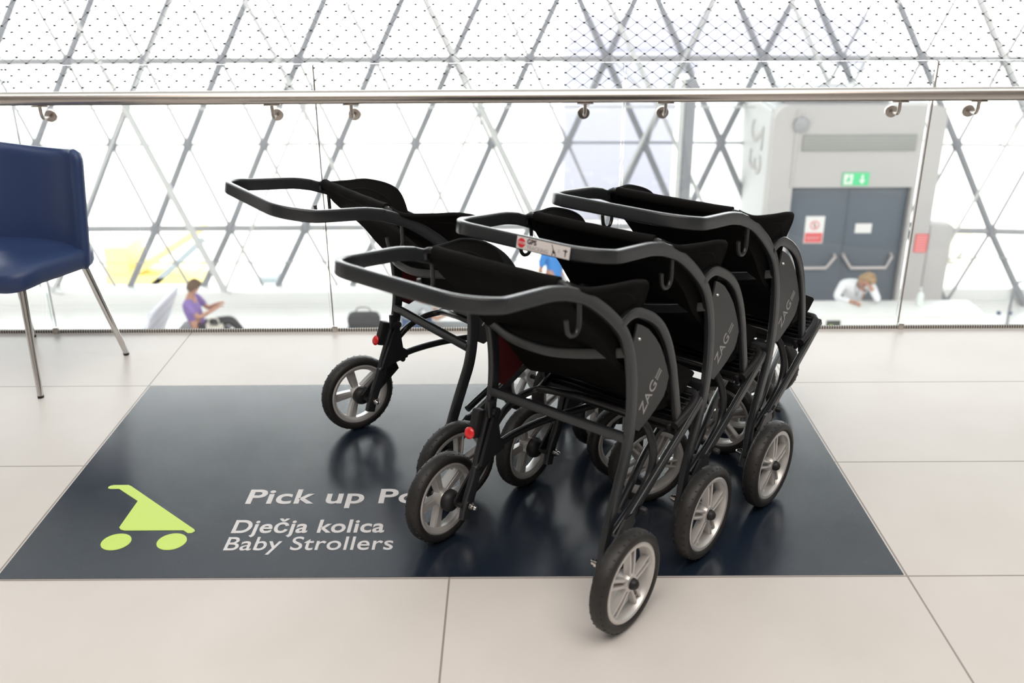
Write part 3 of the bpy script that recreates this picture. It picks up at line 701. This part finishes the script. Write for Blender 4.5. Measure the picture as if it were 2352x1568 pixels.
plate('door_label', 'small plain white label on the right slate door', 'sign', 6.84, 7.10, -2.865, -2.71, M['signw'], YP+.11, .012)
t, th = plate('notice', 'pale red notice on the grey portal edge right of the doors', 'sign', 7.78, 7.985, -3.16, -2.855, M['signr'], YP, .012)
q = MB()
for k in range(7): q.prism([(-.085, .125-.04*k), (.085, .125-.04*k), (.085, .108-.04*k), (-.085, .108-.04*k)], (0, -th, 0), ex_, ez_, .001)
q.build('text_lines', M['signpink'], t, smooth=False)
t = thing('service_cabinet', 'tall grey cabinet standing against the right side of the gate portal', 'cabinet', (8.19, 13.05, ZL))
MB().box((0, 0, .86), (.37, .34, 1.72), .01).build('body', M['portal'], t); MB().box((0, -.172, .86), (.33, .006, 1.62), .002).build('door', M['portal'], t)
t = thing('roof_unit', 'grey rooftop unit lying on the gate portal', 'roof unit', (6.4, 13.6, -.86))
MB().box((0, 0, .10), (1.6, .8, .20), .02).build('body', M['midsteel'], t); MB().box((.2, -.41, .10), (1.0, .02, .12), .004).build('grille', M['darksteel'], t)
t = thing('facade_post', 'dark vertical post beside the white tunnel wall of the gate', 'post', (4.22, 13.75, ZL))
MB().box((0, 0, 1.95), (.17, .12, 3.9), .01).build('post_body', M['darksteel'], t); MB().box((-.13, 0, 1.95), (.07, .1, 3.9), .005).build('post_cover', M['whitesteel'], t)

# ------------------------------------------------------------------ counter and objects on it
t = thing('boarding_counter', 'white boarding counter in front of the slate gate doors', 'counter', (6.78, 10.85, ZL))
cb = MB().box((0, 0, .535), (2.30, .52, 1.07), .02); cb.build('body', M['counter'], t)
MB().box((0, .02, 1.085), (2.36, .60, .03), .006).build('worktop', M['counter'], t)
lg = MB().box((-.93, -.262, .90), (.20, .006, .24), 0).build('logo_plate', M['logo'], t, smooth=False)
MB().prism([(-.97+.055*cos(i*pi/10), .90+.055*sin(i*pi/10)) for i in range(20)], (.01, -.265, 0), ex_, ez_, .002).build('logo_mark', M['lime'], lg, smooth=False)
t = thing('sanitiser_bottle', 'clear pump bottle standing on the white boarding counter', 'bottle', (7.18, 10.98, ZL+1.10))
MB().lathe([(.0, 0), (.045, 0), (.048, .01), (.048, .15), (.03, .18), (.014, .19), (.014, .21), (0, .21)], n=20).build('bottle_body', M['bottle'], t)
MB().tube(smooth_path([(0, 0, .20), (0, 0, .25), (-.02, -.02, .265), (-.05, -.04, .255)], 4), .009, n=8).build('pump', M['bottle'], t)
for k, (x, z) in enumerate(((9.10, 1.04), (9.28, .95))):
    t = thing('barrier_pole', ['taller hooked steel pole right of the white counter', 'shorter hooked steel pole right of the white counter'][k], 'pole', (x, 12.4, ZL), 0, 'hooked poles by the counter')
    MB().tube(smooth_path([(0, 0, .01), (-.02*k, 0, .5), (0, 0, z-.06), (.02+.02*k, 0, z-.015), (.07+.03*k, 0, z)], 5), .021, n=10).build('pole', M['darksteel'], t)
    MB().lathe([(.08, 0), (.08, .012), (.03, .02), (0, .02)], n=24).build('base', M['darksteel'], t)
    MB().box((0, 0, .42), (.05, .05, .05), .005).build('belt_clip', M['jeans'], t)

# ------------------------------------------------------------------ people
def skin(name, chains, parent, mt, sub_=1, root=0):
    """chains: list of lists of (pos, radius); equal positions are shared"""
    vs_, es, rad, idx = [], [], [], {}
    for ch in chains:
        prev = None
        for p, r in ch:
            key = tuple(round(c, 4) for c in p)
            if key not in idx: idx[key] = len(vs_); vs_.append(p); rad.append(r)
            i = idx[key]
            if prev is not None and prev != i: es.append((prev, i))
            prev = i
    me = bpy.data.meshes.new(name); me.from_pydata([tuple(p) for p in vs_], es, []); me.materials.append(mt)
    o = bpy.data.objects.new(name, me); C.objects.link(o); o.parent = parent
    m1 = o.modifiers.new('skin', 'SKIN'); m1.use_smooth_shade = True
    m2 = o.modifiers.new('smooth', 'SUBSURF'); m2.levels = sub_; m2.render_levels = sub_
    sv = me.skin_vertices[0].data
    for i, r in enumerate(rad):
        sv[i].radius = (r, r) if not isinstance(r, tuple) else r
        sv[i].use_root = (i == root)
    return o
def person(loc, rz, label, J, mats, hair_len=.06, lean=None, sleeve='long', skirt=False):
    """J: joints in local metres, facing +y; keys pelvis chest neck head, shL elL haL shR elR haR, hipL knL anL toL and R"""
    t = thing('person', label, 'person', loc, rz)
    J = {k: Vector(v) for k, v in J.items()}
    mid = lambda a, b, k=.5: J[a].lerp(J[b], k)
    hd = J['head']; up = (J['head']-J['neck']).normalized()
    face = Vector(J.get('face', (0, 1, 0))).normalized(); face = (face-up*face.dot(up)).normalized(); side_ = face.cross(up)
    chains = [[(J['pelvis'], .125), (mid('pelvis', 'chest'), .118), (J['chest'], .125), (mid('chest', 'neck', .75), .085), (J['neck'], .052), (hd-up*.045, .068), (hd+up*.03, .084), (hd+up*.085, .062)]]
    for s in 'LR':
        chains.append([(J['chest'], .125), (J['sh'+s], .062), (mid('sh'+s, 'el'+s), .047), (J['el'+s], .039), (mid('el'+s, 'ha'+s), .035), (J['ha'+s], .026)])
        chains.append([(J['pelvis'], .125), (J['hip'+s], .098), (mid('hip'+s, 'kn'+s), .078), (J['kn'+s], .056), (mid('kn'+s, 'an'+s, .4), .053), (J['an'+s], .036), (J['to'+s], .03)])
        fa = (J['ha'+s]-J['el'+s]).normalized(); ax = fa.cross(Vector((0, 0, 1)))
        ax = ax.normalized() if ax.length > .1 else Vector((1, 0, 0)); dn = ax.cross(fa)
        if dn.z > 0: dn = -dn
        palm = J['ha'+s]+fa*.045
        chains.append([(J['ha'+s], .026), (palm, .026)])
        for k, ln in enumerate((.065, .075, .07, .055)):
            b = palm+ax*(.027-.018*k)+fa*.02
            chains.append([(palm, .026), (b, .0095), (b+fa*ln*.5+dn*.012, .0085), (b+fa*ln*.75+dn*.04, .0075)])
        b = J['ha'+s]+fa*.015+ax*.03*(1 if s == 'L' else -1)
        chains.append([(J['ha'+s], .026), (b, .011), (b+fa*.035+dn*.02, .009)])
    nose = hd+face*.085
    chains.append([(hd+up*.03, .084), (nose, .016)])
    bo = skin('body', chains, t, M['skin'], 1)
    # face: eyes, mouth, ears
    fe = MB()
    for s in (-1, 1):
        fe.lathe([(0, -.006), (.008, -.004), (.010, 0), (.008, .004), (0, .006)], Matrix.Translation(hd+face*.078+side_*.03*s+up*.018), 8)
    fe.build('eyes', M['ink'], t)
    MB().tube([hd+face*.076-side_*.02-up*.045, hd+face*.082-up*.047, hd+face*.076+side_*.02-up*.045], .005, n=6).build('mouth', M['signr'], t)
    ea = MB()
    for s in (-1, 1): ea.lathe([(0, -.022), (.010, -.015), (.014, 0), (.010, .015), (0, .022)], Matrix.Translation(hd+side_*.086*s-face*.005), 8)
    ea.build('ears', M['skin'], t)
    # clothes
    sp_ = (J['chest']-J['pelvis']).normalized()
    sh = [[(J['pelvis']-sp_*.06, .139), (J['pelvis']+sp_*.02, .141), (mid('pelvis', 'chest'), .131), (J['chest'], .140), (mid('chest', 'neck', .70), .098)]]
    for s in 'LR':
        c = [(J['chest'], .140), (J['sh'+s], .074), (mid('sh'+s, 'el'+s), .062)]
        c += [(J['el'+s], .052), (mid('el'+s, 'ha'+s, .85), .042)] if sleeve == 'long' else [(mid('sh'+s, 'el'+s, .8), .058)]
        sh.append(c)
    skin('shirt', sh, t, mats['shirt'], 1)
    tr = [[(J['pelvis']+sp_*.10, .128), (J['pelvis'], .139)]]
    for s in 'LR':
        tr.append([(J['pelvis'], .139), (J['hip'+s], .112), (mid('hip'+s, 'kn'+s), .092), (J['kn'+s], .070), (mid('kn'+s, 'an'+s, .5), .064), (mid('kn'+s, 'an'+s, .93), .055)])
    skin('trousers', tr, t, mats['trousers'], 1)
    so = MB()
    for s in 'LR':
        d = (J['to'+s]-J['an'+s]); so2 = MB().tube([J['an'+s]-d*.25-Vector((0, 0, .01)), J['an'+s]+d*.3-Vector((0, 0, .01)), J['to'+s]+d*.15], [.048, .05, .034], [.044, .046, .034], n=12)
        so2.build('shoe', mats.get('shoe', M['shoe']), t)
    # hair: shell over the skull and down the neck
    hm = MB()
    def hairfn(a, b):
        th_ = 2*pi*a; ph = b*pi*.62
        d = up*cos(ph)+(face*cos(th_)+side_*sin(th_))*sin(ph)
        fr = d.dot(face); k = .100+.006*sin(9*th_)
        p = hd+up*.03+d*k*(1.0 if fr < .35 else .96)
        if fr > .30: p += up*.055*min(1, (fr-.30)*2)*b
        else: p -= up*hair_len*b*b
        return p
    hm.grid(hairfn, 26, 12, closeu=True).build('hair', mats['hair'], t, ang=80)
    return t

# seated person in purple
person((-3.42, 11.75, ZL), radians(-90), 'person in a purple top and charcoal trousers sitting on the dark lounge bench', dict(
    pelvis=(0, 0, .50), chest=(0, -.10, .83), neck=(0, -.07, 1.03), head=(0, -.01, 1.16), face=(0, .9, -.35),
    shL=(-.17, -.08, .97), elL=(-.21, .10, .74), haL=(-.09, .30, .86), shR=(.17, -.08, .97), elR=(.22, .08, .74), haR=(.06, .30, .84),
    hipL=(-.09, .04, .50), knL=(-.10, .47, .60), anL=(-.10, .72, .22), toL=(-.10, .86, .17), hipR=(.09, .04, .50), knR=(.10, .44, .52), anR=(.10, .46, .10), toR=(.10, .60, .05)),
    dict(shirt=M['purple'], trousers=M['trouser'], hair=M['hair']), .05, sleeve='short')
t = thing('lounge_bench', 'dark lounge bench with a tall pale striped backrest, left of the counter hall', 'bench', (-3.55, 11.75, ZL))
MB().box((.10, 0, .36), (.78, 1.1, .09), .03).build('seat', M['seatd'], t)
MB().box((-.50, .0, .62), (.06, 1.3, .80), .015, Matrix.Rotation(.42, 3, 'Y')).build('backrest', M['seatw'], t)
MB().box((.0, 0, .035), (.70, .9, .03), .008).build('base_plate', M['satin'], t)
for s in (-1, 1): MB().box((.0, s*.38, .18), (.5, .05, .28), .008).build('leg', M['satin'], t)
t = thing('tote_bag', 'cream canvas tote bag lying against the person in purple', 'bag', (-3.06, 11.36, ZL+.405))
MB().grid(lambda a, b: Vector(((.17-.05*b)*cos(2*pi*a), (.085-.05*b)*sin(2*pi*a), .30*b*(1+.08*cos(4*pi*a)))), 24, 8, closeu=True).add([(.17*cos(2*pi*i/24), .085*sin(2*pi*i/24), 0) for i in range(24)], [list(range(24))[::-1]]).build('bag_body', M['canvas'], t)
MB().tube(smooth_path([(-.08, -.03, .28), (-.06, -.03, .40), (.06, -.03, .40), (.08, -.03, .28)], 5), .010, n=8).build('bag_strap', M['canvas'], t)
# person in grey, bending forward on a bench
t = thing('waiting_bench', 'low dark bench behind the legs of the rear left stroller', 'bench', (-.25, 11.9, ZL))
MB().box((0, 0, .40), (1.9, .5, .08), .02).build('seat', M['seatd'], t)
for s in (-1, 1): MB().box((s*.75, 0, .18), (.06, .44, .36), .008).build('leg', M['satin'], t)
person((-.36, 11.85, ZL), radians(-75), 'person in a grey shirt and blue jeans bending forward on the low bench', dict(
    pelvis=(0, 0, .55), chest=(0, .26, .80), neck=(0, .42, .92), head=(0, .53, .97), face=(0, .6, -.8),
    shL=(-.17, .36, .86), elL=(-.23, .52, .62), haL=(-.10, .66, .62), shR=(.17, .36, .86), elR=(.23, .50, .62), haR=(.08, .68, .60),
    hipL=(-.09, .05, .53), knL=(-.13, .47, .52), anL=(-.13, .44, .10), toL=(-.14, .58, .05), hipR=(.09, .05, .53), knR=(.13, .47, .52), anR=(.13, .44, .10), toR=(.14, .58, .05)),
    dict(shirt=M['greyshirt'], trousers=M['jeans'], hair=M['hair']), .03, sleeve='short')
t = thing('travel_bag', 'dark holdall on the low bench beside the person in grey', 'bag', (-.92, 11.85, ZL+.44))
MB().box((0, 0, .13), (.50, .26, .26), .09).build('bag_body', M['trouser'], t)
MB().tube(smooth_path([(-.12, 0, .24), (-.08, 0, .33), (.08, 0, .33), (.12, 0, .24)], 5), .010, n=8).build('bag_handle', M['seatd'], t)
# person in blue standing by the facade
person((2.03, 12.70, ZL), radians(35), 'standing person in a blue polo shirt seen between two strollers', dict(
    pelvis=(0, 0, .95), chest=(0, .0, 1.28), neck=(0, .02, 1.47), head=(0, .05, 1.60), face=(0, 1, -.1),
    shL=(-.19, 0, 1.40), elL=(-.27, .02, 1.10), haL=(-.10, .22, 1.02), shR=(.19, 0, 1.40), elR=(.25, -.02, 1.10), haR=(.10, .20, 1.0),
    hipL=(-.09, 0, .93), knL=(-.10, .05, .50), anL=(-.10, .0, .09), toL=(-.11, .14, .04), hipR=(.09, 0, .93), knR=(.10, -.02, .50), anR=(.10, -.10, .09), toR=(.11, .04, .04)),
    dict(shirt=M['blue'], trousers=M['olive'], hair=M['hair']), .03, sleeve='short')
# person at the counter, head propped on a hand
cp = person((6.40, 11.42, ZL), radians(180-12), 'person in a white long-sleeved shirt with lanyard leaning head in hand over the white counter', dict(
    pelvis=(0, -.12, .86), chest=(0, .04, 1.20), neck=(-.06, .16, 1.36), head=(-.12, .24, 1.43), face=(-.15, .7, -.65),
    shL=(-.19, .10, 1.30), elL=(-.28, .36, 1.15), haL=(-.16, .36, 1.34), shR=(.19, .06, 1.28), elR=(.28, .20, 1.10), haR=(.06, .42, 1.13),
    hipL=(-.09, -.12, .84), knL=(-.10, -.05, .46), anL=(-.10, -.14, .09), toL=(-.11, .0, .04), hipR=(.09, -.12, .84), knR=(.10, -.05, .46), anR=(.10, -.14, .09), toR=(.11, 0, .04)),
    dict(shirt=M['shirtw'], trousers=M['trouser'], hair=M['blond']), .09, sleeve='long')
MB().tube(smooth_path([(-.10, .20, 1.36), (-.03, .20, 1.28), (.0, .20, 1.15), (.03, .19, 1.28), (.0, .16, 1.37)], 5), .006, .003, n=6).build('lanyard', M['darksteel'], cp)

# ------------------------------------------------------------------ outside
struct('apron', MB().box((0, 75, -7.4), (260, 118, .2)), M['apron'], smooth=False)
t = thing('jet_bridge', 'pale lavender jet bridge outside the facade', 'jet bridge', (0, 30, 0))
MB().box((8.0, 2.0, -1.72), (9.6, 3.4, 1.80), .05).build('walkway', M['bridge'], t); MB().box((4.85, .6, -4.6), (3.6, 1.6, 5.4), .05).build('rotunda', M['bridge'], t)
t = thing('belt_loader', 'yellow belt loader parked outside the facade', 'vehicle', (-7.8, 21.8, -7.3))
MB().box((0, 0, .75), (2.2, 1.3, .55), .06).build('chassis', M['yellow'], t)
MB().box((.25, -.3, 1.45), (2.9, .55, .18), .03, Matrix.Rotation(-.55, 3, 'Y')).build('conveyor', M['yellow'], t)
MB().box((.55, -.62, 1.15), (2.6, .06, .16), .01, Matrix.Rotation(-.7, 3, 'Y')).build('conveyor_rail', M['cabinet'], t)
MB().box((-.75, 0, 1.35), (.6, 1.2, .8), .06).build('cab', M['yellow'], t)
for a in (-.75, .75):
    for b in (-.6, .6): MB().lathe([(.30, -.1), (.32, -.05), (.32, .05), (.30, .1), (.12, .1), (.12, -.1)], Matrix.Translation((a, b, .32)) @ Matrix.Rotation(pi/2, 4, 'X'), 20, closed=True).build('wheel', M['rubber'], t)
t = thing('equipment_cabinet', 'pale grey equipment cabinet on a plinth outside the facade', 'cabinet', (-4.65, 20.6, -7.3))
MB().box((.05, 0, .85), (.42, .5, .75), .02).build('body', M['cabinet'], t); MB().box((0, 0, .24), (.95, .9, .48), .02).build('plinth', M['cabinet'], t)
t = thing('apron_tug', 'pale yellow tug outside beyond the right end of the facade', 'vehicle', (13.6, 25.5, -7.3))
MB().box((0, 0, .7), (2.0, 1.2, .6), .06).build('chassis', M['paleyellow'], t); MB().box((-.4, 0, 1.25), (.8, 1.1, .6), .06).build('cab', M['signw'], t)
for a in (-.65, .65):
    for b in (-.55, .55): MB().lathe([(.28, -.1), (.30, -.05), (.30, .05), (.28, .1), (.1, .1), (.1, -.1)], Matrix.Translation((a, b, .30)) @ Matrix.Rotation(pi/2, 4, 'X'), 20, closed=True).build('wheel', M['apron'], t)
